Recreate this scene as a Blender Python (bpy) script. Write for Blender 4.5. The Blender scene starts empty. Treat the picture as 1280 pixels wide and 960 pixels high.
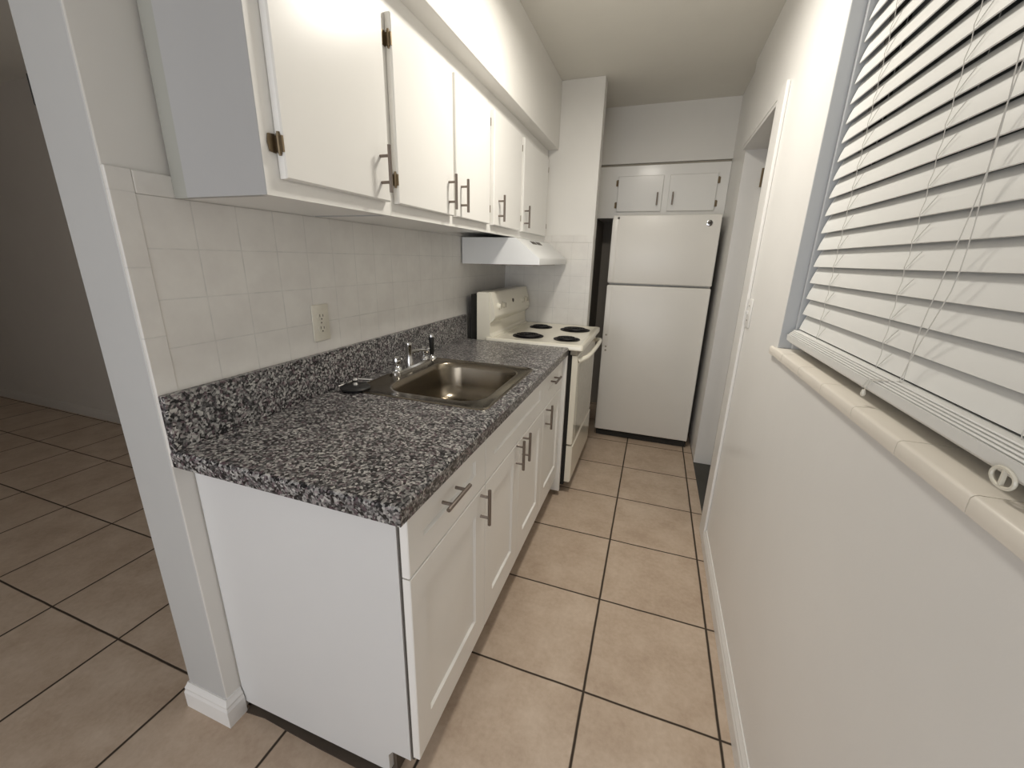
import bpy, bmesh, math, random
from mathutils import Vector, Matrix
random.seed(7)
SC = bpy.context.scene
COL = SC.collection
PI = math.pi

# ------------------------------------------------------------------ camera
cam_d = bpy.data.cameras.new('camera'); cam = bpy.data.objects.new('camera', cam_d); COL.objects.link(cam)
cam_d.sensor_fit = 'HORIZONTAL'; cam_d.sensor_width = 36.0
cam_d.lens = 36.0 * 509.7 / 1280.0
cam_d.shift_x = (640 - 634.7) / 1280.0
cam_d.shift_y = (474.35 - 480) / 1280.0
cam_d.clip_start = 0.02
R = [[0.94192809, -0.31547775, -0.11508802], [0.33510226, 0.90531894, 0.26096761], [0.02186189, -0.28437898, 0.95846265]]
M = Matrix(((R[0][0], R[0][2], -R[0][1], 1.06264), (R[1][0], R[1][2], -R[1][1], -0.57157), (R[2][0], R[2][2], -R[2][1], 1.37741), (0, 0, 0, 1)))
cam.matrix_world = M
SC.camera = cam

# ------------------------------------------------------------------ world, exposure
w = bpy.data.worlds.new('world'); SC.world = w; w.use_nodes = True
w.node_tree.nodes['Background'].inputs[0].default_value = (0.55, 0.6, 0.7, 1)
w.node_tree.nodes['Background'].inputs[1].default_value = 0.015
vs = SC.view_settings
vs.view_transform = 'Standard'; vs.look = 'None'; vs.gamma = 1.0; vs.use_curve_mapping = False
vs.exposure = 0.63
SC.cycles.use_denoising = True
SC.cycles.max_bounces = 10; SC.cycles.diffuse_bounces = 6

def area(name, loc, rot, sx, sy, power, col, shape='RECTANGLE', spread=180):
    l = bpy.data.lights.new(name, 'AREA'); l.shape = shape; l.size = sx; l.size_y = sy
    l.energy = power; l.color = col; l.spread = math.radians(spread)
    o = bpy.data.objects.new(name, l); COL.objects.link(o); o.location = loc; o.rotation_euler = rot
    return o
# added daylight fill, set in an unseen window behind the camera
area('daylight_fill', (.34, -2.49, 1.10), (math.radians(-90), 0, math.radians(180)), 2.0, 1.2, 22.0, (0.94, 0.96, 1.0))
# the flush ceiling light of the kitchen (its fixture is built further down)
KL = (0.86, 1.05)
area('ceiling_light_bulb', (KL[0], KL[1], 2.362), (0, 0, 0), 0.24, 0.24, 9.3, (1.0, 0.945, 0.85), 'DISK')

# ------------------------------------------------------------------ materials
def newmat(name):
    m = bpy.data.materials.new(name); m.use_nodes = True
    nt = m.node_tree; b = nt.nodes['Principled BSDF']
    return m, nt, b
def lnk(nt, a, b): nt.links.new(a, b)
def val(nt, op, a, b=None, c=None):
    n = nt.nodes.new('ShaderNodeMath'); n.operation = op
    for i, v in enumerate((a, b, c)):
        if v is None: continue
        if isinstance(v, (int, float)): n.inputs[i].default_value = v
        else: lnk(nt, v, n.inputs[i])
    return n.outputs[0]
def pos(nt):
    g = nt.nodes.new('ShaderNodeNewGeometry'); return g.outputs['Position']
def noise(nt, scale, detail=3, rough=.5, vec=None, dist=0):
    n = nt.nodes.new('ShaderNodeTexNoise'); n.inputs['Scale'].default_value = scale
    n.inputs['Detail'].default_value = detail; n.inputs['Roughness'].default_value = rough
    n.inputs['Distortion'].default_value = dist
    lnk(nt, vec if vec is not None else pos(nt), n.inputs['Vector'])
    return n
def ramp(nt, fac, stops, interp='LINEAR'):
    r = nt.nodes.new('ShaderNodeValToRGB'); r.color_ramp.interpolation = interp
    e = r.color_ramp.elements
    while len(e) < len(stops): e.new(.5)
    for i, (p, c) in enumerate(stops):
        e[i].position = p; e[i].color = (c[0], c[1], c[2], 1)
    lnk(nt, fac, r.inputs[0]); return r.outputs[0]
def mix(nt, fac, a, b):
    n = nt.nodes.new('ShaderNodeMix'); n.data_type = 'RGBA'
    if isinstance(fac, (int, float)): n.inputs[0].default_value = fac
    else: lnk(nt, fac, n.inputs[0])
    for i, v in ((6, a), (7, b)):
        if isinstance(v, tuple): n.inputs[i].default_value = (v[0], v[1], v[2], 1)
        else: lnk(nt, v, n.inputs[i])
    return n.outputs[2]
def bump(nt, b, h, strength=.1, dist=.002):
    n = nt.nodes.new('ShaderNodeBump'); n.inputs['Strength'].default_value = strength
    n.inputs['Distance'].default_value = dist
    lnk(nt, h, n.inputs['Height']); lnk(nt, n.outputs[0], b.inputs['Normal'])

def paint(name, col, rough=.5, bumpsc=60, bs=.08, var=.03, spec=.5, coat=0.0):
    m, nt, b = newmat(name)
    n = noise(nt, 1.7, 4, .6)
    c2 = tuple(x * (1 - var * 2) for x in col)
    lnk(nt, ramp(nt, n.outputs[0], [(.3, c2), (.7, col)]), b.inputs['Base Color'])
    b.inputs['Roughness'].default_value = rough
    b.inputs['Specular IOR Level'].default_value = spec
    b.inputs['Coat Weight'].default_value = coat; b.inputs['Coat Roughness'].default_value = .12
    n2 = noise(nt, bumpsc, 4, .6)
    bump(nt, b, n2.outputs[0], bs, .002)
    return m
def flat(name, col, rough=.5, metal=0.0, spec=.5):
    m, nt, b = newmat(name)
    n = noise(nt, 35, 2)
    c2 = tuple(x * .93 for x in col)
    lnk(nt, ramp(nt, n.outputs[0], [(.35, c2), (.65, col)]), b.inputs['Base Color'])
    b.inputs['Roughness'].default_value = rough; b.inputs['Metallic'].default_value = metal
    b.inputs['Specular IOR Level'].default_value = spec
    return m

def gridmask(nt, coord, off, sp, gw):
    """1 inside the grout line, 0 in the tile, along one coordinate socket"""
    s = val(nt, 'SUBTRACT', coord, off)
    f = val(nt, 'DIVIDE', s, sp)
    fr = val(nt, 'FRACT', val(nt, 'ADD', f, .5))
    d = val(nt, 'ABSOLUTE', val(nt, 'SUBTRACT', fr, .5))
    mr = nt.nodes.new('ShaderNodeMapRange'); mr.inputs[1].default_value = gw / sp * .5 * .7
    mr.inputs[2].default_value = gw / sp * .5 * 1.5; mr.inputs[3].default_value = 1; mr.inputs[4].default_value = 0
    lnk(nt, d, mr.inputs[0]); return mr.outputs[0], val(nt, 'FLOOR', f)

def floor_mat():
    m, nt, b = newmat('beige_floor_tile')
    sx = nt.nodes.new('ShaderNodeSeparateXYZ'); p = pos(nt); lnk(nt, p, sx.inputs[0])
    w1 = noise(nt, 6, 2, .5)
    wob = val(nt, 'MULTIPLY', val(nt, 'SUBTRACT', w1.outputs[0], .5), .004)
    gx, ix = gridmask(nt, val(nt, 'ADD', sx.outputs[0], wob), .9911, .4118, .0075)
    gy, iy = gridmask(nt, val(nt, 'ADD', sx.outputs[1], wob), .471, .4118, .0065)
    g = val(nt, 'MAXIMUM', gx, gy)
    wn = nt.nodes.new('ShaderNodeTexWhiteNoise'); cb = nt.nodes.new('ShaderNodeCombineXYZ')
    lnk(nt, ix, cb.inputs[0]); lnk(nt, iy, cb.inputs[1]); lnk(nt, cb.outputs[0], wn.inputs[0])
    ad = nt.nodes.new('ShaderNodeVectorMath'); ad.operation = 'ADD'; lnk(nt, p, ad.inputs[0]); lnk(nt, wn.outputs['Color'], ad.inputs[1])
    n1 = noise(nt, 7, 6, .62, ad.outputs[0]); n2 = noise(nt, 60, 4, .6, ad.outputs[0])
    f = val(nt, 'ADD', val(nt, 'MULTIPLY', n1.outputs[0], .7), val(nt, 'MULTIPLY', n2.outputs[0], .3))
    c = ramp(nt, f, [(.36, (.44, .335, .25)), (.5, (.52, .41, .315)), (.66, (.60, .49, .39))])
    c = mix(nt, val(nt, 'MULTIPLY', wn.outputs['Value'], .12), c, (.46, .35, .26))
    c = mix(nt, g, c, (.045, .032, .022))
    lnk(nt, c, b.inputs['Base Color'])
    r = val(nt, 'ADD', val(nt, 'MULTIPLY', g, .4), .42)
    lnk(nt, r, b.inputs['Roughness']); b.inputs['Specular IOR Level'].default_value = .35
    h = val(nt, 'SUBTRACT', val(nt, 'MULTIPLY', n2.outputs[0], .12), g)
    bump(nt, b, h, .5, .002)
    return m

def walltile_mat(name, ax, aoff, zoff, spa=.1125, spz=.1125):
    m, nt, b = newmat(name)
    sx = nt.nodes.new('ShaderNodeSeparateXYZ'); p = pos(nt); lnk(nt, p, sx.inputs[0])
    g1, i1 = gridmask(nt, sx.outputs[ax], aoff, spa, .0026)
    g2, i2 = gridmask(nt, sx.outputs[2], zoff, spz, .0026)
    g = val(nt, 'MAXIMUM', g1, g2)
    n1 = noise(nt, 9, 4, .6); n2 = noise(nt, 25, 3)
    c = ramp(nt, n1.outputs[0], [(.35, (.70, .68, .65)), (.65, (.76, .745, .71))])
    gm = val(nt, 'MULTIPLY', g, ramp(nt, n2.outputs[0], [(.3, (.15, .15, .15)), (.7, (.75, .75, .75))]))
    c = mix(nt, gm, c, (.54, .54, .52))
    lnk(nt, c, b.inputs['Base Color'])
    b.inputs['Roughness'].default_value = .38; b.inputs['Specular IOR Level'].default_value = .4
    bump(nt, b, val(nt, 'SUBTRACT', val(nt, 'MULTIPLY', n2.outputs[0], .3), g), .25, .0015)
    return m

def granite_mat():
    m, nt, b = newmat('grey_granite')
    v = nt.nodes.new('ShaderNodeTexVoronoi'); v.inputs['Scale'].default_value = 180
    n0 = noise(nt, 60, 2)
    ad = nt.nodes.new('ShaderNodeVectorMath'); ad.operation = 'MULTIPLY_ADD'
    lnk(nt, n0.outputs['Color'], ad.inputs[0]); ad.inputs[1].default_value = (.012, .012, .012); lnk(nt, pos(nt), ad.inputs[2])
    lnk(nt, ad.outputs[0], v.inputs['Vector'])
    sp = nt.nodes.new('ShaderNodeSeparateColor'); lnk(nt, v.outputs['Color'], sp.inputs[0])
    n1 = noise(nt, 28, 3, .6); n2 = noise(nt, 130, 3, .6)
    f = val(nt, 'ADD', val(nt, 'MULTIPLY', sp.outputs[0], .55), val(nt, 'MULTIPLY', n2.outputs[0], .45))
    f = val(nt, 'ADD', f, val(nt, 'MULTIPLY', val(nt, 'SUBTRACT', n1.outputs[0], .5), .25))
    c = ramp(nt, f, [(.31, (.010, .010, .011)), (.42, (.040, .039, .042)), (.52, (.115, .112, .112)), (.63, (.23, .226, .22)), (.78, (.46, .45, .43))])
    c = mix(nt, ramp(nt, sp.outputs[1], [(.80, (0, 0, 0)), (.9, (.5, .5, .5))]), c, (.16, .10, .12))
    lnk(nt, c, b.inputs['Base Color']); b.inputs['Roughness'].default_value = .28
    b.inputs['Specular IOR Level'].default_value = .45
    bump(nt, b, n2.outputs[0], .05, .001)
    return m

def brushed(name, col, rough=.3, metal=1.0):
    m, nt, b = newmat(name)
    mp = nt.nodes.new('ShaderNodeMapping'); mp.inputs['Scale'].default_value = (1, 14, 1); lnk(nt, pos(nt), mp.inputs[0])
    n = noise(nt, 40, 3, .6, mp.outputs[0])
    b.inputs['Base Color'].default_value = (*col, 1); b.inputs['Metallic'].default_value = metal
    r = val(nt, 'ADD', val(nt, 'MULTIPLY', n.outputs[0], .12), rough - .06); lnk(nt, r, b.inputs['Roughness'])
    return m

def rightwall_mat():
    m, nt, b = newmat('white_wall_paint_scuffed')
    n = noise(nt, 1.5, 4, .6)
    c = ramp(nt, n.outputs[0], [(.3, (.80, .79, .77)), (.7, (.84, .83, .81))])
    sx = nt.nodes.new('ShaderNodeSeparateXYZ'); lnk(nt, pos(nt), sx.inputs[0])
    # old horizontal rub mark on the plaster
    dy = val(nt, 'MULTIPLY', val(nt, 'SUBTRACT', sx.outputs[1], 1.2), 2.6)
    dz = val(nt, 'MULTIPLY', val(nt, 'SUBTRACT', val(nt, 'ADD', sx.outputs[2], val(nt, 'MULTIPLY', sx.outputs[1], .39)), 1.10), 30)
    d = val(nt, 'SQRT', val(nt, 'ADD', val(nt, 'POWER', dy, 2), val(nt, 'POWER', dz, 2)))
    mk = ramp(nt, d, [(0, (.35, .35, .35)), (1, (0, 0, 0))])
    n3 = noise(nt, 22, 4, .7)
    mk2 = val(nt, 'MULTIPLY', mk, n3.outputs[0])
    c = mix(nt, mk2, c, (.34, .31, .27))
    lnk(nt, c, b.inputs['Base Color'])
    b.inputs['Roughness'].default_value = .36; b.inputs['Specular IOR Level'].default_value = .4
    bump(nt, b, noise(nt, 14, 5, .6).outputs[0], .22, .004)
    return m

MT = dict(
    wall=paint('white_wall_paint', (.77, .755, .72), .5, 25, .12),
    rwall=rightwall_mat(),
    wallend=paint('wall_end_darker', (.50, .50, .49), .5, 25, .12),  # end face coloured darker than the rest of the wall
    ceil=paint('ceiling_paint', (.74, .72, .66), .8, 40, .1),
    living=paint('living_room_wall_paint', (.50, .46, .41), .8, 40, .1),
    floor=floor_mat(),
    tile_left=walltile_mat('white_wall_tile', 1, .0455, 1.3815),
    tile_edge=walltile_mat('white_edge_tile', 1, 5.0, 1.341, 20, .1535),
    tile_top=walltile_mat('white_top_edge_tile', 1, .0455, 5.0, .153, 20),
    tile_stub=walltile_mat('white_partition_tile', 0, .04, 1.3815),
    tile_stub_top=walltile_mat('white_partition_edge_tile', 0, .04, 5.0, .153, 20),
    cab=paint('cabinet_white_gloss', (.84, .83, .80), .30, 30, .05, .015, .5, .15),
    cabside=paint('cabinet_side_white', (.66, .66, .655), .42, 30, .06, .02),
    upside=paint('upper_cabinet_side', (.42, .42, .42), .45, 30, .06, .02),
    strip=paint('scribe_strip_paint', (.37, .37, .335), .55, 30, .06, .02),
    alcove=paint('alcove_shade_tone', (.30, .27, .235), .8, 40, .2, .06),  # dark colour stands in for the shade inside the alcove
    trim=paint('trim_white', (.80, .79, .77), .35, 30, .05, .02),
    under=flat('cabinet_underside', (.60, .58, .54), .6),
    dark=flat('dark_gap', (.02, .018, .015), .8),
    grime=paint('bare_slab_grime', (.13, .10, .075), .9, 60, .5, .25),
    threshold=paint('dark_threshold', (.09, .085, .075), .7, 60, .3, .2),
    granite=granite_mat(),
    steel=flat('sink_steel', (.27, .235, .185), .24, 1.0),
    chrome=flat('chrome', (.72, .72, .72), .12, 1.0),
    nickel=brushed('brushed_nickel', (.24, .205, .18), .36),
    brass=flat('old_bronze_hinge', (.22, .17, .11), .42, .9),
    black=flat('black_rubber', (.012, .012, .012), .5),
    coil=flat('burner_black', (.008, .007, .008), .55, .0, .3),
    cream=paint('bisque_enamel', (.80, .765, .66), .22, 20, .02, .01, .5, .3),
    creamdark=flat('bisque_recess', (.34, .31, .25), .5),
    ovenglass=flat('oven_window_bisque', (.60, .575, .49), .12),
    fridge=paint('fridge_white', (.78, .76, .715), .33, 260, .16, .012),
    hood=paint('hood_white', (.78, .79, .79), .3, 20, .02, .01),
    blind=paint('blind_white', (.76, .76, .74), .42, 20, .02, .01),
    sill=paint('sill_tile', (.82, .77, .69), .28, 20, .06, .05),
    reveal=paint('window_reveal_paint', (.52, .54, .56), .6, 20, .05),
    plastic=flat('ivory_plastic', (.72, .69, .60), .35),
    slot=flat('slot_dark', (.09, .08, .07), .6),
    cord=flat('blind_cord', (.62, .60, .56), .7),
)
m, nt, b = newmat('window_glass'); b.inputs['Base Color'].default_value = (.75, .8, .82, 1)
b.inputs['Roughness'].default_value = .02; b.inputs['Transmission Weight'].default_value = 1.0; b.inputs['IOR'].default_value = 1.1; MT['glass'] = m
m, nt, b = newmat('lamp_diffuser'); b.inputs['Base Color'].default_value = (.9, .88, .82, 1)
b.inputs['Emission Color'].default_value = (1, .93, .82, 1); b.inputs['Emission Strength'].default_value = 1.6; MT['diffuser'] = m

# ------------------------------------------------------------------ mesh helpers
def obj(name, bm, m, parent=None, smooth=False, mats=None):
    bmesh.ops.recalc_face_normals(bm, faces=bm.faces)
    me = bpy.data.meshes.new(name); bm.to_mesh(me); bm.free()
    o = bpy.data.objects.new(name, me); COL.objects.link(o)
    for mm in (mats or [m]): me.materials.append(mm if not isinstance(mm, str) else MT[mm])
    if parent is not None:
        o.parent = parent
        o.matrix_parent_inverse = Matrix.Translation(parent.location).inverted()
    if smooth:
        for p in me.polygons: p.use_smooth = True
        try: me.set_sharp_from_angle(angle=math.radians(38))
        except Exception: pass
    return o
def thing(name, label, cat, loc=(0, 0, 0), group=None):
    o = bpy.data.objects.new(name, None); COL.objects.link(o); o.location = loc
    o.empty_display_size = .05
    o['label'] = label; o['category'] = cat
    if group: o['group'] = group
    return o
def tag(o, label, cat, group=None):
    o['label'] = label; o['category'] = cat
    if group: o['group'] = group
    return o
def struct(name, bm, m, label=None, mats=None, smooth=False):
    o = obj(name, bm, m, mats=mats, smooth=smooth); o['kind'] = 'structure'
    if label: o['label'] = label; o['category'] = name.split('_')[0]
    return o
def NB(): return bmesh.new()
def box(bm, x0, x1, y0, y1, z0, z1, bev=0.0, seg=2, mi=0):
    r = bmesh.ops.create_cube(bm, size=1.0)
    vs_ = r['verts']
    for v in vs_:
        v.co = Vector(((x0 + x1) / 2 + v.co.x * (x1 - x0), (y0 + y1) / 2 + v.co.y * (y1 - y0), (z0 + z1) / 2 + v.co.z * (z1 - z0)))
    fs = set(f for v in vs_ for f in v.link_faces)
    for f in fs: f.material_index = mi
    if bev > 0:
        es = list(set(e for v in vs_ for e in v.link_edges))
        bmesh.ops.bevel(bm, geom=es, offset=bev, segments=seg, affect='EDGES', profile=.5)
    return bm
def loft(bm, rings, cap0=False, cap1=False, closed=True, mi=0):
    vr = [[bm.verts.new(p) for p in r] for r in rings]
    n = len(vr[0])
    for a, b2 in zip(vr[:-1], vr[1:]):
        for i in range(n if closed else n - 1):
            j = (i + 1) % n
            f = bm.faces.new((a[i], a[j], b2[j], b2[i])); f.material_index = mi
    if cap0: bm.faces.new(vr[0]).material_index = mi
    if cap1: bm.faces.new(vr[-1]).material_index = mi
    return vr
def tube(bm, pts, r, n=8, cap=True):
    pts = [Vector(p) for p in pts]; rings = []
    up = None
    for i, p in enumerate(pts):
        t = (pts[min(i + 1, len(pts) - 1)] - pts[max(i - 1, 0)]).normalized()
        if up is None:
            up = Vector((0, 0, 1)) if abs(t.z) < .9 else Vector((1, 0, 0))
        s = t.cross(up).normalized(); u = s.cross(t).normalized(); up = u
        rr = r[i] if isinstance(r, (list, tuple)) else r
        rings.append([p + (s * math.cos(2 * PI * k / n) + u * math.sin(2 * PI * k / n)) * rr for k in range(n)])
    loft(bm, rings, cap, cap)
def lathe(bm, prof, c, n=24, axis='z', cap0=True, cap1=True, mi=0):
    rings = []
    for r, h in prof:
        ring = []
        for k in range(n):
            a = 2 * PI * k / n; u, v = r * math.cos(a), r * math.sin(a)
            if axis == 'z': ring.append((c[0] + u, c[1] + v, c[2] + h))
            elif axis == 'x': ring.append((c[0] + h, c[1] + u, c[2] + v))
            else: ring.append((c[0] + u, c[1] + h, c[2] + v))
        rings.append(ring)
    loft(bm, rings, cap0, cap1, mi=mi)
def prism(bm, pts, axis, a, b2, mi=0):
    """extrude a 2D outline; axis 'y': pts are (x,z); axis 'x': (y,z); axis 'z': (x,y)"""
    def mk(p, t):
        return {'y': (p[0], t, p[1]), 'x': (t, p[0], p[1]), 'z': (p[0], p[1], t)}[axis]
    loft(bm, [[mk(p, a) for p in pts], [mk(p, b2) for p in pts]], True, True, mi=mi)
def rrect(x0, x1, y0, y1, r, z, n=6):
    out = []
    for cx, cy, a0 in ((x1 - r, y1 - r, 0), (x0 + r, y1 - r, 90), (x0 + r, y0 + r, 180), (x1 - r, y0 + r, 270)):
        for k in range(n + 1):
            a = math.radians(a0 + 90 * k / n)
            out.append((cx + r * math.cos(a), cy + r * math.sin(a), z))
    return out
def panel(bm, to, u0, u1, v0, v1, d0, d1, recess=None, bev=.0025):
    """slab from depth d0 (back) to d1 (front); recess=(left,right,bottom,top,depth): shaker recess. to(u,v,d)->xyz"""
    def rect(a0, a1, c0, c1, d): return [to(a0, c0, d), to(a1, c0, d), to(a1, c1, d), to(a0, c1, d)]
    rings = [rect(u0, u1, v0, v1, d0), rect(u0, u1, v0, v1, d1 - bev), rect(u0 + bev, u1 - bev, v0 + bev, v1 - bev, d1)]
    if recess:
        l, r, bt, tp, dp = recess
        a0, a1, c0, c1 = u0 + l, u1 - r, v0 + bt, v1 - tp
        rings += [rect(a0, a1, c0, c1, d1), rect(a0 + .005, a1 - .005, c0 + .005, c1 - .005, d1 - dp)]
    loft(bm, rings, True, True)
TX = lambda u, v, d: (d, u, v)          # fronts that face +x : u=y v=z
TY = lambda u, v, d: (u, -d, v)         # fronts that face -y : d is measured towards the camera

def bar_handle(parent, c, out, along, L=.128, stand=.032, r=.0055, posts=.072):
    """bar pull: bar centre at c + out*stand ; returns part"""
    c = Vector(c); out = Vector(out); al = Vector(along)
    bm = NB(); bc = c + out * stand
    tube(bm, [bc - al * L / 2, bc + al * L / 2], r, 10)
    for s in (-1, 1):
        tube(bm, [c + al * s * posts / 2, bc + al * s * posts / 2], r * .8, 8)
    return obj('handle', bm, 'nickel', parent, True)

X_W = 1.447      # right wall face
Z_C = 2.457      # ceiling
# ------------------------------------------------------------------ setting: floor, ceiling, walls
bm = NB(); box(bm, -6, X_W + .015, -2.62, 3.5, -.1, 0); struct('floor', bm, 'floor', 'beige square ceramic tile floor with dark grout')
bm = NB(); box(bm, X_W + .015, 2.7, 1.1, 3.1, -.1, -.004); struct('floor_side_room', bm, 'threshold', 'dark floor beyond the side doorway')
bm = NB(); box(bm, -6.1, 2.7, -2.62, 3.5, Z_C, Z_C + .1); struct('ceiling', bm, 'ceil', 'plain painted ceiling')
# left wall: free-standing end at y=0, runs to the partition
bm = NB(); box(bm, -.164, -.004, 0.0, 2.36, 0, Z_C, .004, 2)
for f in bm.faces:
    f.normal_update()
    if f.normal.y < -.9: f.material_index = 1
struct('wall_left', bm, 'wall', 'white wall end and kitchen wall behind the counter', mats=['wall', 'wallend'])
bm = NB(); box(bm, -.004, .632, 2.352, 2.45, 0, Z_C, .003, 2); struct('wall_partition', bm, 'wall', 'narrow white partition beside the refrigerator')
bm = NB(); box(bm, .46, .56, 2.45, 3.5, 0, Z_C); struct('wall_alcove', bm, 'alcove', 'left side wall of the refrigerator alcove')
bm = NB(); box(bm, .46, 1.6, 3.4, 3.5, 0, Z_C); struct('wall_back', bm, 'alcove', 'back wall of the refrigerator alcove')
bm = NB(); box(bm, .56, X_W + .022, 2.92, 3.4, 2.078, Z_C); struct('wall_fridge_soffit', bm, 'wall', 'white soffit above the refrigerator cabinets')
bm = NB(); box(bm, -.004, .362, .10, 2.352, 2.066, Z_C, .003, 2); struct('wall_soffit', bm, 'wall', 'long white soffit above the upper cabinets')
# right wall with window and door openings
WY0, WY1, WZ0, WZ1 = -.75, .905, 1.105, 2.13
DY0, DY1, DZ = 1.56, 2.40, 2.03
LX0, LX1, LZ0, LZ1 = -.70, 1.38, .45, 1.75
T = .13
bm = NB()
for (a, b2, c, d) in [(-2.6, WY0, 0, Z_C), (WY0, WY1, 0, WZ0), (WY0, WY1, WZ1, Z_C),
                      (WY1, DY0, 0, Z_C), (DY0, DY1, DZ, Z_C)]:
    box(bm, X_W, X_W + T, a, b2, c, d)
box(bm, X_W + .019, X_W + T, DY1, 3.5, 0, Z_C)
bmesh.ops.remove_doubles(bm, verts=bm.verts, dist=1e-5)
struct('wall_right', bm, 'rwall', 'long white wall with the window and the doorway')
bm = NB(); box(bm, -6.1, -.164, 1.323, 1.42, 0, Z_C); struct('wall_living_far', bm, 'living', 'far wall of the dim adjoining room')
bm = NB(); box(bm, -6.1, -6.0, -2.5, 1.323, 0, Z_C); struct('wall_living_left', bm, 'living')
bm = NB()
for (a, b2, c, d) in [(-6.1, LX0, 0, Z_C), (LX0, LX1, 0, LZ0), (LX0, LX1, LZ1, Z_C), (LX1, X_W, 0, Z_C)]: box(bm, a, b2, -2.62, -2.5, c, d)
struct('wall_behind', bm, 'wall')
bm = NB()
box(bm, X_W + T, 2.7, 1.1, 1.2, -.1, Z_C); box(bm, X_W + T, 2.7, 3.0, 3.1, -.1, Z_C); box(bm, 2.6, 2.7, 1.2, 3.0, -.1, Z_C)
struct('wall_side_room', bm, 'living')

# wall tiles: field, top row, edge column
bm = NB(); box(bm, -.004, .004, .0475, 2.352, .87, 1.4915); struct('trim_1', bm, 'tile_left', 'white square wall tiles above the counter')
bm = NB(); box(bm, -.004, .0055, .001, .0474, .87, 1.539, .0015, 2); struct('trim_2', bm, 'tile_edge', 'column of edge tiles at the wall end')
bm = NB(); box(bm, -.004, .0055, .0475, 2.352, 1.492, 1.539, .003, 2); struct('trim_3', bm, 'tile_top', 'top row of edge tiles on the left wall')
bm = NB(); box(bm, .0055, .630, 2.346, 2.352, .87, 1.4915); struct('trim_4', bm, 'tile_stub', 'white square wall tiles on the partition behind the stove')
bm = NB(); box(bm, .0055, .630, 2.345, 2.352, 1.492, 1.539, .002, 2); struct('trim_5', bm, 'tile_stub_top', 'top row of edge tiles on the partition')
# strip of bare slab where the floor tile stops short of the cabinet side
bm = NB(); 
pts = [(.012, .036), (.08, .043), (.17, .040), (.27, .037), (.385, .036), (.56, .034), (.62, .05), (.62, .075), (0.0, .075)]
prism(bm, pts, 'z', 0.0003, .0025); struct('trim_6', bm, 'grime', 'dark bare gap in the tiles under the cabinet side')

# baseboards
def bb_profile(h=.095, t=.013):
    return [(0, 0), (t, 0), (t, h * .62), (t * .75, h * .72), (t * .8, h * .80), (t * .35, h * .94), (t * .25, h), (0, h)]
pf = bb_profile()
def bb_run(bm, path, pf):
    """path: list of (x,y,nx,ny): mitred offset direction at each corner"""
    rings = [[(x + nx * t, y + ny * t, z) for (t, z) in pf] for (x, y, nx, ny) in path]
    loft(bm, rings, True, True)
bm = NB(); bb_run(bm, [(-.164, 1.32, -1, 0), (-.164, 0, -1, -1), (-.004, 0, 1, -1), (-.004, .043, 1, 0)], pf)
struct('baseboard_left', bm, 'trim', 'white baseboard wrapped around the wall end')
bm = NB(); bb_run(bm, [(X_W, -2.5, -1, 0), (X_W, 1.425, -1, 0)], bb_profile(.087, .014)); struct('baseboard_right', bm, 'trim', 'white baseboard along the right wall')
bm = NB(); bb_run(bm, [(-6, 1.323, 0, -1), (-.178, 1.323, 0, -1)], bb_profile(.085, .013)); struct('baseboard_living', bm, 'living', 'baseboard of the far room wall')

# ------------------------------------------------------------------ doorway on the right
d1 = bpy.data.objects.new('door_1', None); COL.objects.link(d1); d1.location = (X_W, 2.0, 0); d1['kind'] = 'structure'; d1['label'] = 'open doorway in the right wall'
bm = NB(); box(bm, X_W - .013, X_W - .0005, 1.43, DY0, 0, 2.035, .003, 2); obj('casing', bm, 'trim', d1)
bm = NB()
box(bm, X_W + .017, X_W + T, DY1 - .018, DY1, 0, DZ - .001); box(bm, X_W + .002, X_W + T, DY0, DY0 + .018, 0, DZ - .001)
box(bm, X_W + .002, X_W + T, DY0 + .018, DY1 - .018, DZ - .018, DZ - .001)
obj('jamb', bm, 'trim', d1)
bm = NB(); box(bm, X_W + T + .004, X_W + T + .75, DY1 - .06, DY1 - .022, .01, DZ - .03, .003, 1); lf = obj('door_leaf', bm, 'trim', d1)
for z in (1.86,):
    bm = NB(); lathe(bm, [(.007, -.05), (.007, .05)], (X_W + T - .006, DY1 - .026, z), 10); obj('hinge', bm, 'brass', lf)

# ------------------------------------------------------------------ window, sill, blind
w1 = bpy.data.objects.new('window_1', None); COL.objects.link(w1); w1.location = (X_W, 0, WZ0); w1['kind'] = 'structure'; w1['label'] = 'window behind the white blind'
bm = NB()
xr0, xr1 = X_W + .001, X_W + T - .001
box(bm, xr0, xr1, WY1 - .003, WY1 - .0005, WZ0 + .022, WZ1); box(bm, xr0, xr1, WY0 + .0005, WY0 + .003, WZ0 + .022, WZ1); box(bm, xr0, xr1, WY0, WY1, WZ1 - .003, WZ1 - .0005)
obj('reveal', bm, 'reveal', w1)
bm = NB()
for a, b2 in ((WY1 - .014, WY1 - .003), (WY0 + .003, WY0 + .014)): box(bm, X_W + .034, X_W + T - .004, a, b2, WZ0 + .022, WZ1 - .003, .002, 1)
obj('frame', bm, 'reveal', w1)
bm = NB()
fx0, fx1 = X_W + .085, X_W + .118
for (a, b2, c, d) in [(WY0 + .014, WY1 - .014, WZ0 + .022, WZ0 + .06), (WY0 + .014, WY1 - .014, WZ1 - .04, WZ1 - .003), (WY0 + .014, WY0 + .05, WZ0 + .06, WZ1 - .04),
                      (WY1 - .05, WY1 - .014, WZ0 + .06, WZ1 - .04), (.055, .095, WZ0 + .06, WZ1 - .04)]:
    box(bm, fx0, fx1, a, b2, c, d)
obj('sash', bm, 'slot', w1)
bm = NB(); box(bm, X_W + .10, X_W + .104, WY0 + .05, WY1 - .05, WZ0 + .06, WZ1 - .04); obj('pane', bm, 'glass', w1)
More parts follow.
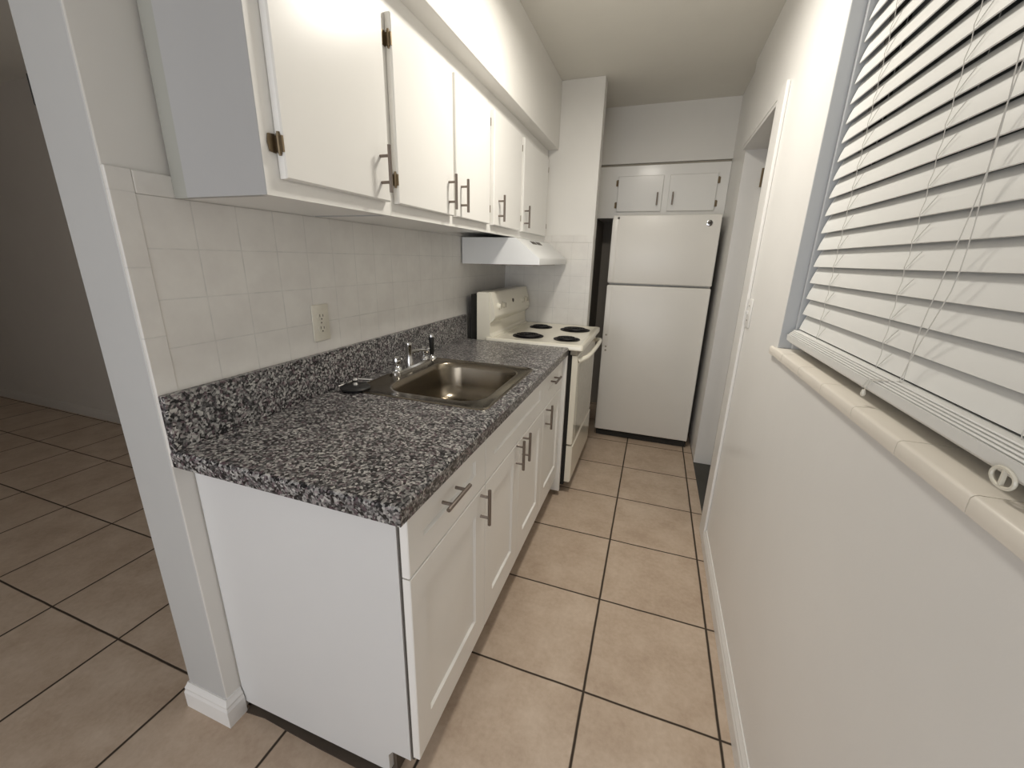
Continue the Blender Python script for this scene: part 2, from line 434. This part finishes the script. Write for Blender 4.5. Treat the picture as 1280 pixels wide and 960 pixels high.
# sill of bullnose tiles (joints as grooves between tiles)
bm = NB()
y = WY1 + .045; first = True
while y > WY0 - .05:
    y1 = y; y0 = {True: .806}.get(first, None)
    if first:
        k = math.floor((y1 - .004) / .1605); y0 = .004 + k * .1605
    else: y0 = y1 - .1605
    first = False
    prof = [(X_W + .085, .0), (X_W + .085, .019), (X_W - .003, .019), (X_W - .0075, .0175), (X_W - .010, .0145), (X_W - .0105, .001), (X_W - .0100, -.0060), (X_W - .0005, -.0075), (X_W - .0005, 0)]
    yy1 = min(y1, 9)
    # inside the opening the tile is deep, outside it only the nose return is left
    if y1 > WY1:
        a, c = WY1, y1
        prism(bm, [(p[0] if p[0] < X_W else X_W - .0005, p[1] + WZ0) for p in prof[2:8]], 'y', a, c)
        y1 = WY1
    prism(bm, [(p[0], p[1] + WZ0 + .002) for p in prof], 'y', y0 + .0012, y1 - .0006)
    y = y0
o = obj('windowsill', bm, 'sill', w1, True)
bm = NB(); box(bm, X_W + .0005, X_W + T, WY0, WY1, WZ0 - .0005, WZ0 + .0025); obj('sill_bed', bm, 'sill', w1)

bl = thing('window_blind', 'white horizontal slatted blind hanging in the window on the right wall', 'blind', (X_W + .05, .06, 2.1))
BY0, BY1 = WY0 + .03, .883
bm = NB()
xs, pit = X_W + .040, .0455
for k in range(20):
    z = 1.192 + pit * k
    # lower edge towards the room, top edge towards the glass, slightly crowned
    P = []
    for t in range(6):
        s = t / 5
        P.append((xs + .0155 * s - .0018 * math.sin(PI * s), z + .0475 * s))
    Q = [(p[0] + .0022, p[1] - .0010) for p in reversed(P)]
    prism(bm, P + Q, 'y', BY0, BY1)
obj('slat_panel', bm, 'blind', bl, True)
bm = NB()
for k in range(4):
    z = 1.1745 + .0036 * k
    box(bm, xs - .024 + .003 * k, xs + .022, BY0, BY1, z, z + .0028, .0008, 1)
obj('stacked_slats', bm, 'blind', bl)
bm = NB(); prism(bm, [(xs - .027, 1.1735), (xs + .024, 1.1735), (xs + .024, 1.156), (xs + .016, 1.149), (xs - .016, 1.149), (xs - .026, 1.157)], 'y', BY0, BY1 + .002); obj('bottom_rail', bm, 'blind', bl)
bm = NB(); box(bm, xs - .022, xs + .028, BY0, BY1, 2.085, 2.125, .002, 1); obj('headrail', bm, 'blind', bl)
for yy in (.72, .39, .04, -.35, -.66):
    bm = NB()
    P = []
    for k in range(20):
        z = 1.192 + pit * k
        P += [(xs - .0030, yy, z - .004), (xs - .0045, yy, z + .004), (xs - .001, yy + .0015, z + .024)]
    tube(bm, [(xs - .006, yy, 1.172)] + P + [(xs, yy, 2.09)], .0007, 5)
    # rungs between the slats and the rear string
    tube(bm, [(xs + .0175, yy - .012, 1.18), (xs + .0185, yy - .012, 2.09)], .0007, 5)
    for k in range(19):
        z = 1.192 + pit * k
        tube(bm, [(xs - .002, yy, z + .002), (xs + .003, yy - .024, z + .03)], .0006, 4)
    obj('ladder_cord', bm, 'cord', bl)
for j, dy in enumerate((0, .012)):
    bm = NB()
    P = []
    for k in range(30):
        s = k / 29; z = 2.09 - s * .90
        P.append((xs - .010 - .003 * math.sin(s * 9 + j), .235 + dy + .012 * math.sin(s * 14 + j * 2) + .04 * max(0, s - .82) / .18, z))
    P.append((xs - .028, .335 + dy, 1.176)); P.append((xs - .031, .345 + dy, 1.156))
    tube(bm, P, .0008, 5); obj('pull_cord', bm, 'cord', bl)
bm = NB(); lathe(bm, [(.003, 0), (.0045, .004), (.003, .012)], (xs - .032, .345, 1.143), 8); obj('cord_button', bm, 'plastic', bl)
bm = NB()
P = [(xs - .030, .004 + .017 * math.cos(a), 1.152 + .011 * math.sin(a)) for a in [2 * PI * k / 20 for k in range(21)]]
tube(bm, P, .0022, 6, False); box(bm, xs - .032, xs - .028, .0025, .0055, 1.143, 1.163)
obj('hold_down_clip', bm, 'plastic', bl)

# ------------------------------------------------------------------ unseen window added behind the camera for the daylight fill
w2 = bpy.data.objects.new('fill_window', None); COL.objects.link(w2); w2.location = (.8, -2.55, .9); w2['kind'] = 'structure'
bm = NB()
for (a, b2, c, d) in [(LX0, LX1, LZ0, LZ0 + .05), (LX0, LX1, LZ1 - .05, LZ1), (LX0, LX0 + .05, LZ0 + .05, LZ1 - .05), (LX1 - .05, LX1, LZ0 + .05, LZ1 - .05), (.32, .36, LZ0 + .05, LZ1 - .05)]:
    box(bm, a, b2, -2.59, -2.55, c, d)
obj('fill_window_frame', bm, 'trim', w2)
bm = NB(); box(bm, LX0 + .05, LX1 - .05, -2.575, -2.57, LZ0 + .05, LZ1 - .05); obj('pane', bm, 'glass', w2)

# ------------------------------------------------------------------ ceiling light
cl = thing('ceiling_light', 'round flush ceiling light over the kitchen aisle', 'lamp', (KL[0], KL[1], Z_C))
bm = NB(); lathe(bm, [(.165, 0), (.165, -.018), (.15, -.022)], (KL[0], KL[1], Z_C), 32); obj('base', bm, 'chrome', cl, True)
bm = NB(); lathe(bm, [(.15, -.023), (.148, -.045), (.125, -.068), (.08, -.082), (.02, -.088)], (KL[0], KL[1], Z_C), 32); obj('lamp_shade', bm, 'diffuser', cl, True)

# ------------------------------------------------------------------ upper cabinets
FX = .293        # face-frame plane
ZU0, ZU1 = 1.492, 2.0655
def hinge(parent, y, z, x=FX, flip=1, h=.036):
    """small surface hinge: knuckle plus leaf on the frame"""
    bm = NB()
    lathe(bm, [(.0045, -h / 2), (.0045, h / 2)], (x + .012, y, z), 8)
    lathe(bm, [(.003, -h / 2 - .004), (.003, h / 2 + .004)], (x + .012, y, z), 8)
    prism(bm, [(y - flip * .016, z - h * .45), (y, z - h * .5), (y, z + h * .5), (y - flip * .016, z + h * .45), (y - flip * .019, z)], 'x', x + .0005, x + .003)
    prism(bm, [(y, z - h * .42), (y + flip * .004, z - h * .42), (y + flip * .004, z + h * .42), (y, z + h * .42)], 'x', x + .003, x + .021)
    return obj('hinge', bm, 'brass', parent, True)
def upper(name_label, y0, y1, doors, first=False):
    c = thing('wall_cabinet', name_label, 'cabinet', (.15, (y0 + y1) / 2, ZU0), 'white wall cabinets above the counter')
    bm = NB()
    xb = .0065
    if first:
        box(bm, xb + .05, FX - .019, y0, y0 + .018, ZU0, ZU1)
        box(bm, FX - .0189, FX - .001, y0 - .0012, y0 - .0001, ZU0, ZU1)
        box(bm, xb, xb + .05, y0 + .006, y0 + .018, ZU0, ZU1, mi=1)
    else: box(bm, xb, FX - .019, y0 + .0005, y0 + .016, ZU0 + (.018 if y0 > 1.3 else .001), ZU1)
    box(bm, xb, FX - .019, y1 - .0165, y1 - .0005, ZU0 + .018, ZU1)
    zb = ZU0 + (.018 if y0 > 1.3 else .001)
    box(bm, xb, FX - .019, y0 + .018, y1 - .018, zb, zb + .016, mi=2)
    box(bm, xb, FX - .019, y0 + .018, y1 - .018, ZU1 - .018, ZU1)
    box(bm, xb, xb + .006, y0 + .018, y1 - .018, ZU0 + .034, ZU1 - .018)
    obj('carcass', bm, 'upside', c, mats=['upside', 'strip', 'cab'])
    # face frame: rails and stiles
    bm = NB()
    ys = [y0] + [v for d in doors for v in (d[0], d[1])] + [y1]
    box(bm, FX - .019, FX, y0, y1, ZU0, 1.545); box(bm, FX - .019, FX, y0, y1, 1.985, ZU1)
    for i in range(0, len(ys), 2):
        a, b2 = ys[i], ys[i + 1]
        if i > 0: a -= .012
        if i < len(ys) - 2: b2 += .012
        box(bm, FX - .019, FX - .0003, a, b2, 1.545, 1.985)
    obj('face_frame', bm, 'cab', c)
    for (a, b2, hy, hg) in doors:
        bm = NB(); panel(bm, TX, a, b2, 1.527, 2.002, FX + .0012, FX + .0195, None, .003)
        d = obj('door', bm, 'cab', c)
        bar_handle(d, (FX + .0195, hy, 1.605), (1, 0, 0), (0, 0, 1), .118, .030, .0052, .066)
        fl = 1 if hg < (a + b2) / 2 else -1
        hinge(d, hg, 1.592, flip=fl); hinge(d, hg, 1.94, flip=fl)
    return c
upper('nearest white wall cabinet with a single door and exposed side, over the counter', .118, .5415, [(.154, .520, .480, .151)], True)
upper('white two-door wall cabinet above the sink, second from the near end', .5425, 1.3015, [(.560, .924, .882, .557), (.946, 1.282, .984, 1.285)])
upper('white two-door wall cabinet directly above the range hood', 1.3025, 2.3445, [(1.330, 1.735, 1.392, 1.738), (1.776, 2.300, 1.806, 2.303)])

# ------------------------------------------------------------------ base cabinets
BF = .612; DF = .632; ZT = .8715
def base(label, y0, y1, parts, left=False, right=False):
    c = thing('base_cabinet', label, 'cabinet', (.3, (y0 + y1) / 2, 0), 'white base cabinets under the granite counter')
    bm = NB()
    if left:
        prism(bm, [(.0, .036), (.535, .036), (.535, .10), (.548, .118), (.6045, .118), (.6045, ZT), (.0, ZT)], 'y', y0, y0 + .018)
    else: box(bm, .012, BF - .02, y0 + .0005, y0 + .016, .11, ZT)
    box(bm, .012, BF - .02, y1 - .0165, y1 - .0005, .11, ZT)
    box(bm, .012, BF - .02, y0 + .018, y1 - .018, .11, .126)
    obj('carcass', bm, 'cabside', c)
    bm = NB(); box(bm, BF - .02, BF, y0 + (.0185 if left else 0), y1 - .0005, .13, ZT); obj('face_frame', bm, 'cab', c)
    if left:
        bm = NB(); box(bm, .605, .612, y0 + .005, y0 + .018, .118, ZT); obj('gap_shade_strip', bm, 'slot', c)  # dark strip in the gap behind the door edge, painting its shade
    bm = NB(); box(bm, .53, .545, y0 + (.0185 if left else 0), y1 - .0005, 0.004, .109); obj('toe_kick', bm, 'grime', c)
    for kind, a, b2, z0, z1, rc, hc, al in parts:
        bm = NB(); panel(bm, TX, a, b2, z0, z1, BF + .0008, DF, rc, .002)
        d = obj('drawer' if kind == 'drawer' else ('false_front' if kind == 'false' else 'door'), bm, 'cab', c)
        if hc: bar_handle(d, (DF, hc[0], hc[1]), (1, 0, 0), al, .122, .030, .0055, .072)
    return c
V = (0, 0, 1); H = (0, 1, 0)
rd = lambda l, r: (l, r, .072, .068, .007)
c1 = base('nearest white base cabinet with one drawer over one door, its side panel exposed', .046, .4735, [
    ('drawer', .047, .4725, .702, .862, (.062, .072, .067, .045, .007), (.235, .803), H),
    ('door', .047, .4725, .135, .698, (.062, .072, .095, .068, .007), (.436, .645), V)], left=True)
c2 = base('white sink base cabinet with false front over two doors', .474, 1.1905, [
    ('false', .476, 1.1895, .702, .862, (.068, .068, .065, .045, .007), None, V),
    ('door', .476, .823, .135, .698, (.068, .07, .098, .068, .007), (.785, .655), V),
    ('door', .826, 1.1895, .135, .698, (.075, .066, .098, .068, .007), (.866, .655), V)])
c3 = base('white drawer-over-door base cabinet beside the stove', 1.191, 1.575, [
    ('drawer', 1.192, 1.572, .702, .862, (.068, .06, .065, .045, .007), (1.345, .805), H),
    ('door', 1.192, 1.572, .135, .698, (.075, .055, .098, .068, .007), (1.236, .645), V)])
bm = NB(); box(bm, .03, .651, 1.588, 1.614, .035, ZT, .002, 1); tag(obj('end_panel', bm, 'cab'), 'narrow white end panel between base cabinets and stove', 'panel')

# ------------------------------------------------------------------ countertop with backsplash and sink
ct = thing('countertop', 'grey speckled granite countertop with a raised backsplash', 'countertop', (.3, .8, .872))
CD = .6505; SX0, SX1, SY0, SY1 = .10, .58, .565, 1.075
def ring4(x0, x1, y0, y1, z): return [(x0, y0, z), (x1, y0, z), (x1, y1, z), (x0, y1, z)]
bm = NB()
zt = .915
rings = [ring4(SX0, SX1, SY0, SY1, .8722), ring4(.0062, CD, .0, 1.613, .8722), ring4(.0062, CD + .001, -.001, 1.613, zt - .008),
         ring4(.0062, CD - .003, .003, 1.613, zt - .0015), ring4(.0062, CD - .008, .008, 1.613, zt), ring4(SX0, SX1, SY0, SY1, zt), ring4(SX0, SX1, SY0, SY1, .8722)]
loft(bm, rings); bmesh.ops.remove_doubles(bm, verts=bm.verts, dist=1e-6)
obj('worktop', bm, 'granite', ct)
bm = NB(); box(bm, .0062, .026, .0, 1.634, zt + .0003, 1.0545, .002, 1); obj('backsplash', bm, 'granite', ct)

sk = thing('kitchen_sink', 'square single-bowl stainless steel sink set in the granite', 'sink', (.34, .82, .915))
bm = NB(); n = 7
OX0, OX1, OY0, OY1 = .078, .604, .538, 1.100
BX0, BX1, BY0_, BY1_ = .176, .556, .596, 1.062
def rr(i, z, r): return rrect(BX0 + i, BX1 - i, BY0_ + i, BY1_ - i, r, z, n)
rings = [rrect(OX0, OX1, OY0, OY1, .035, .9156, n), rrect(OX0 + .002, OX1 - .002, OY0 + .002, OY1 - .002, .034, .919, n), rrect(OX0 + .009, OX1 - .009, OY0 + .009, OY1 - .009, .03, .9195, n),
         rrect(OX0 + .013, OX1 - .013, OY0 + .013, OY1 - .013, .03, .9172, n), rr(-.008, .9172, .092), rr(-.003, .9165, .090), rr(.001, .912, .09), rr(.006, .89, .09), rr(.016, .82, .09),
         rr(.026, .785, .085), rr(.040, .768, .08), rr(.062, .759, .06), rr(.10, .757, .05), rrect(.36 - .045, .36 + .045, .83 - .045, .83 + .045, .044, .755, n)]
loft(bm, rings, False, True)
obj('basin', bm, 'steel', sk, True)
bm = NB(); lathe(bm, [(.042, 0), (.042, .003), (.036, .004), (.030, -.0), (.012, .001), (.008, .010), (.002, .011)], (.36, .83, .7553), 24); obj('strainer', bm, 'chrome', sk, True)

# faucet
fc = thing('faucet', 'chrome two-handle centreset faucet on the back ledge of the sink', 'faucet', (.118, .895, .918))
FXX = .112
bm = NB(); loft(bm, [rrect(FXX - .026, FXX + .026, .755, 1.035, .025, .9175, 6), rrect(FXX - .026, FXX + .026, .755, 1.035, .025, .928, 6), rrect(FXX - .020, FXX + .020, .762, 1.028, .02, .934, 6)], True, True)
obj('base_plate', bm, 'chrome', fc, True)
for yy in (.789, 1.001):
    bm = NB(); lathe(bm, [(.019, 0), (.017, .010), (.010, .016), (.010, .022), (.0155, .027), (.0165, .040), (.013, .052), (.006, .057)], (FXX, yy, .934), 18)
    tube(bm, [(FXX, yy, .975), (FXX + .020, yy - .010, .984), (FXX + .036, yy - .018, .988)], [.006, .0055, .004], 8)
    obj('handle', bm, 'chrome', fc, True)
bm = NB()
lathe(bm, [(.018, 0), (.016, .02), (.013, .035), (.013, .075), (.015, .082), (.014, .094), (.006, .098)], (FXX, .880, .934), 18)
obj('body', bm, 'chrome', fc, True)
bm = NB(); tube(bm, [(FXX, .882, .985), (FXX + .006, .91, .987), (FXX + .012, .94, .986), (FXX + .018, .97, .982), (FXX + .022, .99, .974), (FXX + .023, .994, .966)], [.009, .0085, .008, .0078, .0078, .0078], 12)
obj('spout', bm, 'chrome', fc, True)
sp = thing('side_sprayer', 'black sink sprayer in a chrome socket beside the faucet', 'sprayer', (.112, 1.075, .918))
bm = NB(); lathe(bm, [(.021, 0), (.019, .008), (.012, .014), (.012, .02)], (.108, 1.076, .9178), 16); obj('socket', bm, 'chrome', sp, True)
bm = NB(); lathe(bm, [(.009, 0), (.012, .02), (.0115, .055), (.014, .072), (.013, .082)], (.108, 1.076, .9385), 16); obj('grip', bm, 'black', sp, True)
bm = NB(); lathe(bm, [(.013, .0), (.0125, .010), (.006, .014)], (.108, 1.076, 1.0215), 14); obj('spray_head', bm, 'chrome', sp, True)

# sink stopper lying on the corner of the sink ledge
st = thing('sink_stopper', 'black rubber sink stopper with chrome knob lying at the near corner of the sink', 'stopper', (.082, .555, .92))
bm = NB(); lathe(bm, [(.050, 0), (.052, .005), (.045, .011), (.022, .014)], (.092, .560, .9203), 26); obj('disc', bm, 'black', st, True)
bm = NB(); lathe(bm, [(.010, 0), (.006, .008), (.012, .018), (.008, .025)], (.092, .560, .9345), 14); tube(bm, [(.06, .51, .937), (.07, .60, .941), (.115, .625, .937)], .004, 6); obj('knob', bm, 'chrome', st, True)

# outlet on the tile, switch on the right wall
ol = thing('wall_outlet', 'ivory duplex electrical outlet on the white wall tiles above the backsplash', 'outlet', (.008, .518, 1.154))
bm = NB(); box(bm, .0042, .0095, .482, .556, 1.094, 1.216, .003, 2); obj('cover_plate', bm, 'plastic', ol, True)
for z in (1.135, 1.176):
    bm = NB(); prism(bm, [(.519 + .0165 * math.cos(a) , z + .0145 * max(-.85, min(.85, math.sin(a)))) for a in [2 * PI * k / 20 for k in range(20)]], 'x', .0096, .0115)
    s_ = obj('socket', bm, 'plastic', ol)
    bm = NB(); box(bm, .0116, .0122, .511, .5135, z - .001, z + .008); box(bm, .0116, .0122, .5245, .527, z - .001, z + .007); lathe(bm, [(.0027, 0), (.0027, .0006)], (.0116, .519, z - .008), 8, 'x'); obj('slot', bm, 'slot', s_)
bm = NB(); lathe(bm, [(.0028, 0), (.002, .0012)], (.0096, .519, 1.155), 8, 'x'); obj('screw', bm, 'slot', ol)
sw = thing('light_switch', 'white toggle light switch on the right wall beside the doorway', 'switch', (X_W, 1.385, 1.18))
bm = NB(); box(bm, X_W - .006, X_W - .0004, 1.352, 1.424, 1.122, 1.238, .002, 2); obj('cover_plate', bm, 'trim', sw, True)
bm = NB(); prism(bm, [(X_W - .0062, 1.172), (X_W - .016, 1.186), (X_W - .014, 1.191), (X_W - .0062, 1.19)], 'y', 1.384, 1.392); obj('toggle', bm, 'trim', sw)
for z in (1.15, 1.21):
    bm = NB(); lathe(bm, [(.003, 0), (.0025, -.0012)], (X_W - .0062, 1.388, z), 8, 'x'); obj('screw', bm, 'slot', sw)

# little black strike on the far side of the wall end
bm = NB(); box(bm, -.172, -.1642, .002, .020, 1.655, 1.712, .002, 1); lathe(bm, [(.003, 0), (.003, -.004)], (-.172, .011, 1.683), 8, 'x')
tag(obj('wall_bracket', bm, 'black'), 'small black bracket on the left edge of the white wall end', 'bracket')

# ------------------------------------------------------------------ range hood
hd = thing('range_hood', 'white under-cabinet range hood above the stove', 'range hood', (.2, 1.97, 1.345))
HY0, HY1 = 1.612, 2.344
bm = NB()
P0 = [(.012, 1.486), (.325, 1.486), (.338, 1.478), (.452, 1.392), (.462, 1.384), (.465, 1.378), (.465, 1.348), (.012, 1.345)]
# far front corner is rounded
rings = []
for t in (0, 1):
    yy = HY0 if t == 0 else HY1 - .03
    rings.append([(x, yy, z) for x, z in P0])
rings.append([(x if x < .44 else x - .009, HY1 - .009, z) for x, z in P0])
rings.append([(x if x < .44 else x - .028, HY1, z) for x, z in P0])
loft(bm, rings, True, True)
obj('canopy', bm, 'hood', hd, True)
def hood_slope(s): return (.338 + (.452 - .338) * s, 1.478 + (1.392 - 1.478) * s)
for a, b2 in ((1.835, 1.925), (1.950, 2.040)):
    bm = NB()
    (xa, za), (xb, zb) = hood_slope(.02), hood_slope(.20)
    nx, nz = .602 * .0018, .798 * .0018
    v = [(xa + nx, a, za + nz), (xb + nx, a, zb + nz), (xb + nx, b2, zb + nz), (xa + nx, b2, za + nz)]
    v2 = [(x - nx * .8, y_, z - nz * .8) for x, y_, z in v]
    loft(bm, [v2, v], True, True); obj('vent_grille', bm, 'slot', hd)
bm = NB()
(xa, za), (xb, zb) = hood_slope(.85), hood_slope(1)
box(bm, .08, .40, 1.72, 2.24, 1.3405, 1.3447); obj('filter', bm, 'nickel', hd)

# ------------------------------------------------------------------ stove
sv = thing('stove', 'bisque freestanding electric coil stove with four black burners', 'stove', (.4, 1.98, 0))
bm = NB(); box(bm, .094, .668, 1.640, 2.336, .055, .905); box(bm, .12, .60, 1.66, 2.32, 0.001, .055); box(bm, .048, .0935, 1.652, 2.330, .055, 1.172); obj('body', bm, 'dark', sv)  # last box: dark plate painting the shadow gap behind the backguard
# cooktop with raised rim
CT = (.150, .728, 1.617, 2.338)
bm = NB()
rg = lambda i, z, r: rrect(CT[0] + i, CT[1] - i, CT[2] + i, CT[3] - i, r, z, 5)
loft(bm, [rg(.004, .898, .012), rg(0, .902, .014), rg(0, .922, .014), rg(.003, .9285, .013), rg(.010, .931, .012), rg(.022, .929, .012), rg(.034, .9255, .012)], True, True)
obj('cooktop', bm, 'cream', sv, True)
BUR = [(.362, 1.800, .088), (.602, 1.795, .072), (.345, 2.165, .072), (.585, 2.150, .092)]
for (x, yy, r) in BUR:
    bm = NB(); lathe(bm, [(r + .006, .0), (r + .007, .0025), (r + .001, .0035), (r - .004, .001), (r * .4, -.0008)], (x, yy, .9262), 32); dp = obj('drip_pan', bm, 'coil', sv, True)
    bm = NB(); P = []
    turns = 4 if r > .08 else 3
    for k in range(turns * 26 + 1):
        a = 2 * PI * k / 26; q = .018 + (r - .010 - .018) * k / (turns * 26)
        P.append((x + q * math.cos(a), yy + q * math.sin(a), .9345))
    tube(bm, P, .0042, 6); obj('burner_coil', bm, 'coil', dp, True)
# backguard
bm = NB()
BG = [(.094, .90), (.168, .90), (.172, .925), (.176, 1.006), (.182, 1.012), (.176, 1.012)]
prism(bm, [(.094, .905), (.196, .905), (.196, .932), (.182, .938), (.176, .95), (.176, 1.030), (.168, 1.183), (.164, 1.188), (.098, 1.188), (.094, 1.184)], 'y', 1.632, 2.335)
obj('backguard', bm, 'cream', sv)
bm = NB()
# bulged control fascia
prism(bm, [(.1765, 1.012), (.196, 1.030), (.206, 1.046), (.2055, 1.062), (.199, 1.10), (.181, 1.178), (.176, 1.187), (.169, 1.190), (.1690, 1.180), (.1763, 1.032)], 'y', 1.636, 2.331)
fa = obj('control_panel', bm, 'cream', sv, True)
def fas(z): return .206 - (z - 1.048) / (1.178 - 1.048) * .025
for yy, zz in ((1.715, 1.105), (1.795, 1.105), (2.165, 1.105), (2.25, 1.105)):
    bm = NB(); lathe(bm, [(.021, 0), (.020, .006), (.015, .010), (.013, .020), (.004, .021)], (fas(zz) - .001, yy, zz), 18, 'x'); kb = obj('knob', bm, 'cream', sv, True)
    bm = NB(); box(bm, fas(zz) + .0202, fas(zz) + .0225, yy - .0025, yy + .0025, zz - .014, zz + .014); obj('pointer', bm, 'creamdark', kb)
bm = NB(); lathe(bm, [(.0125, 0), (.012, .006), (.009, .008)], (fas(1.118), 1.985, 1.118), 16, 'x'); obj('clock_dial', bm, 'slot', fa, True)
for yy in (1.87, 1.91, 2.04, 2.08):
    bm = NB(); box(bm, fas(1.07) - .001, fas(1.07) + .0015, yy, yy + .022, 1.066, 1.071); obj('button', bm, 'creamdark', fa)
# oven door, handle, drawer
bm = NB(); panel(bm, TX, 1.634, 2.334, .330, .868, .671, .703, None, .006)
od = obj('oven_door', bm, 'cream', sv, True)
bm = NB(); panel(bm, TX, 1.70, 2.268, .352, .80, .7035, .7052, None, .001); obj('oven_window', bm, 'ovenglass', od)
bm = NB()
P = [(.702, 1.650, .838), (.722, 1.662, .846), (.742, 1.70, .852), (.752, 1.78, .856), (.756, 1.985, .858), (.752, 2.19, .856), (.742, 2.27, .852), (.722, 2.308, .846), (.702, 2.32, .838)]
tube(bm, P, [.016, .0155, .014, .013, .013, .013, .014, .0155, .016], 12); obj('oven_handle', bm, 'cream', od, True)
bm = NB(); panel(bm, TX, 1.634, 2.334, .082, .318, .671, .706, None, .007); obj('storage_drawer', bm, 'cream', sv, True)
bm = NB(); box(bm, .66, .700, 1.634, 2.334, .872, .8975); obj('vent_strip', bm, 'creamdark', sv)

# ------------------------------------------------------------------ refrigerator
fr = thing('refrigerator', 'white top-freezer refrigerator in the alcove at the end of the kitchen', 'refrigerator', (1.07, 3.0, 0))
FY = 2.597
bm = NB(); box(bm, .728, 1.424, FY + .068, 3.34, .045, 1.672, .006, 2); box(bm, .75, 1.40, FY + .10, 3.3, 0.001, .045); obj('cabinet', bm, 'fridge', fr, True)
bm = NB(); box(bm, .735, 1.418, FY + .022, FY + .0995, .005, .046); obj('base_grille', bm, 'dark', fr)
def fdoor(nm, z0, z1):
    bm = NB(); box(bm, .722, 1.424, FY, FY + .062, z0, z1, .009, 3); d = obj(nm, bm, 'fridge', fr, True)
    bm = NB(); box(bm, .732, 1.418, FY + .0622, FY + .0678, z0 + .01, z1 - .01); obj('gasket', bm, 'dark', d)
    return d
dt = fdoor('freezer_door', 1.220, 1.688); db = fdoor('fridge_door', .058, 1.207)
# full-length edge trims with their screw caps
bm = NB(); box(bm, .7225, .762, FY - .0035, FY - .0002, 1.228, 1.66, .0015, 2); obj('edge_trim', bm, 'fridge', dt, True)
bm = NB(); box(bm, .7225, .762, FY - .0035, FY - .0002, .75, 1.20, .0015, 2); obj('edge_trim', bm, 'fridge', db, True)
bm = NB(); lathe(bm, [(.008, 0), (.007, -.002)], (.7625, FY - .0002, 1.668), 12, 'y'); obj('screw_cap', bm, 'slot', dt)
for z in (.835, .715, .745):
    bm = NB(); lathe(bm, [(.0075, 0), (.006, -.002)], (.748 + (.0 if z > .8 else .004), FY - .0038 if z > .75 else FY - .0003, z), 12, 'y'); obj('screw_cap', bm, 'creamdark', db)
# round badge, dark monogram on a bright disc
bm = NB(); lathe(bm, [(.020, 0), (.020, -.002), (.017, -.003)], (1.352, FY - .0002, 1.632), 24, 'y'); bd = obj('badge', bm, 'chrome', dt, True)
bm = NB()
cx, cz = 1.352, 1.632
for j in range(2):
    P = [(cx + (-.005 + .009 * j) + .0055 * math.cos(a) * (1 - .3 * t), FY - .0036, cz + .008 * math.sin(a)) for t, a in [(k / 14, .6 + k * .38) for k in range(15)]]
    tube(bm, P, .0028, 6)
tube(bm, [(cx - .009, FY - .0036, cz - .002), (cx + .011, FY - .0036, cz + .003)], .0034, 6)
P = [(cx + .0155 * math.cos(a), FY - .0036, cz + .0155 * math.sin(a)) for a in [2 * PI * k / 24 for k in range(25)]]
tube(bm, P, .0012, 6, False)
obj('monogram', bm, 'slot', bd)

# ------------------------------------------------------------------ cabinet above the refrigerator
oc = thing('bridge_cabinet', 'white two-door cabinet built in above the refrigerator', 'cabinet', (1.0, 3.1, 1.70))
CY = 2.925
bm = NB(); box(bm, .562, 1.4645, CY + .02, 3.395, 1.698, 2.050); obj('carcass', bm, 'cabside', oc)
bm = NB(); box(bm, .562, 1.4645, CY, CY + .0195, 1.698, 2.062); obj('face_frame', bm, 'cab', oc)
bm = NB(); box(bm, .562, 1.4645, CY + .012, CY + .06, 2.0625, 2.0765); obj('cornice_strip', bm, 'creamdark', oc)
for (a, b2, hx, hg) in ((.706, 1.030, .997, .700), (1.072, 1.392, 1.104, 1.398)):
    bm = NB(); panel(bm, TY, a, b2, 1.742, 1.990, -(CY - .0008), -(CY - .0185), None, .003); d = obj('door', bm, 'cab', oc)
    bar_handle(d, (hx, CY - .0185, 1.826), (0, -1, 0), (0, 0, 1), .088, .026, .0055, .05)
    for z in (1.790, 1.945):
        bm = NB(); lathe(bm, [(.0055, -.022), (.0055, .022)], (hg, CY - .010, z), 8); s = 1 if hg > 1 else -1
        box(bm, min(hg, hg + s * .012), max(hg, hg + s * .012), CY - .0035, CY - .0008, z - .02, z + .02); obj('hinge', bm, 'brass', d)
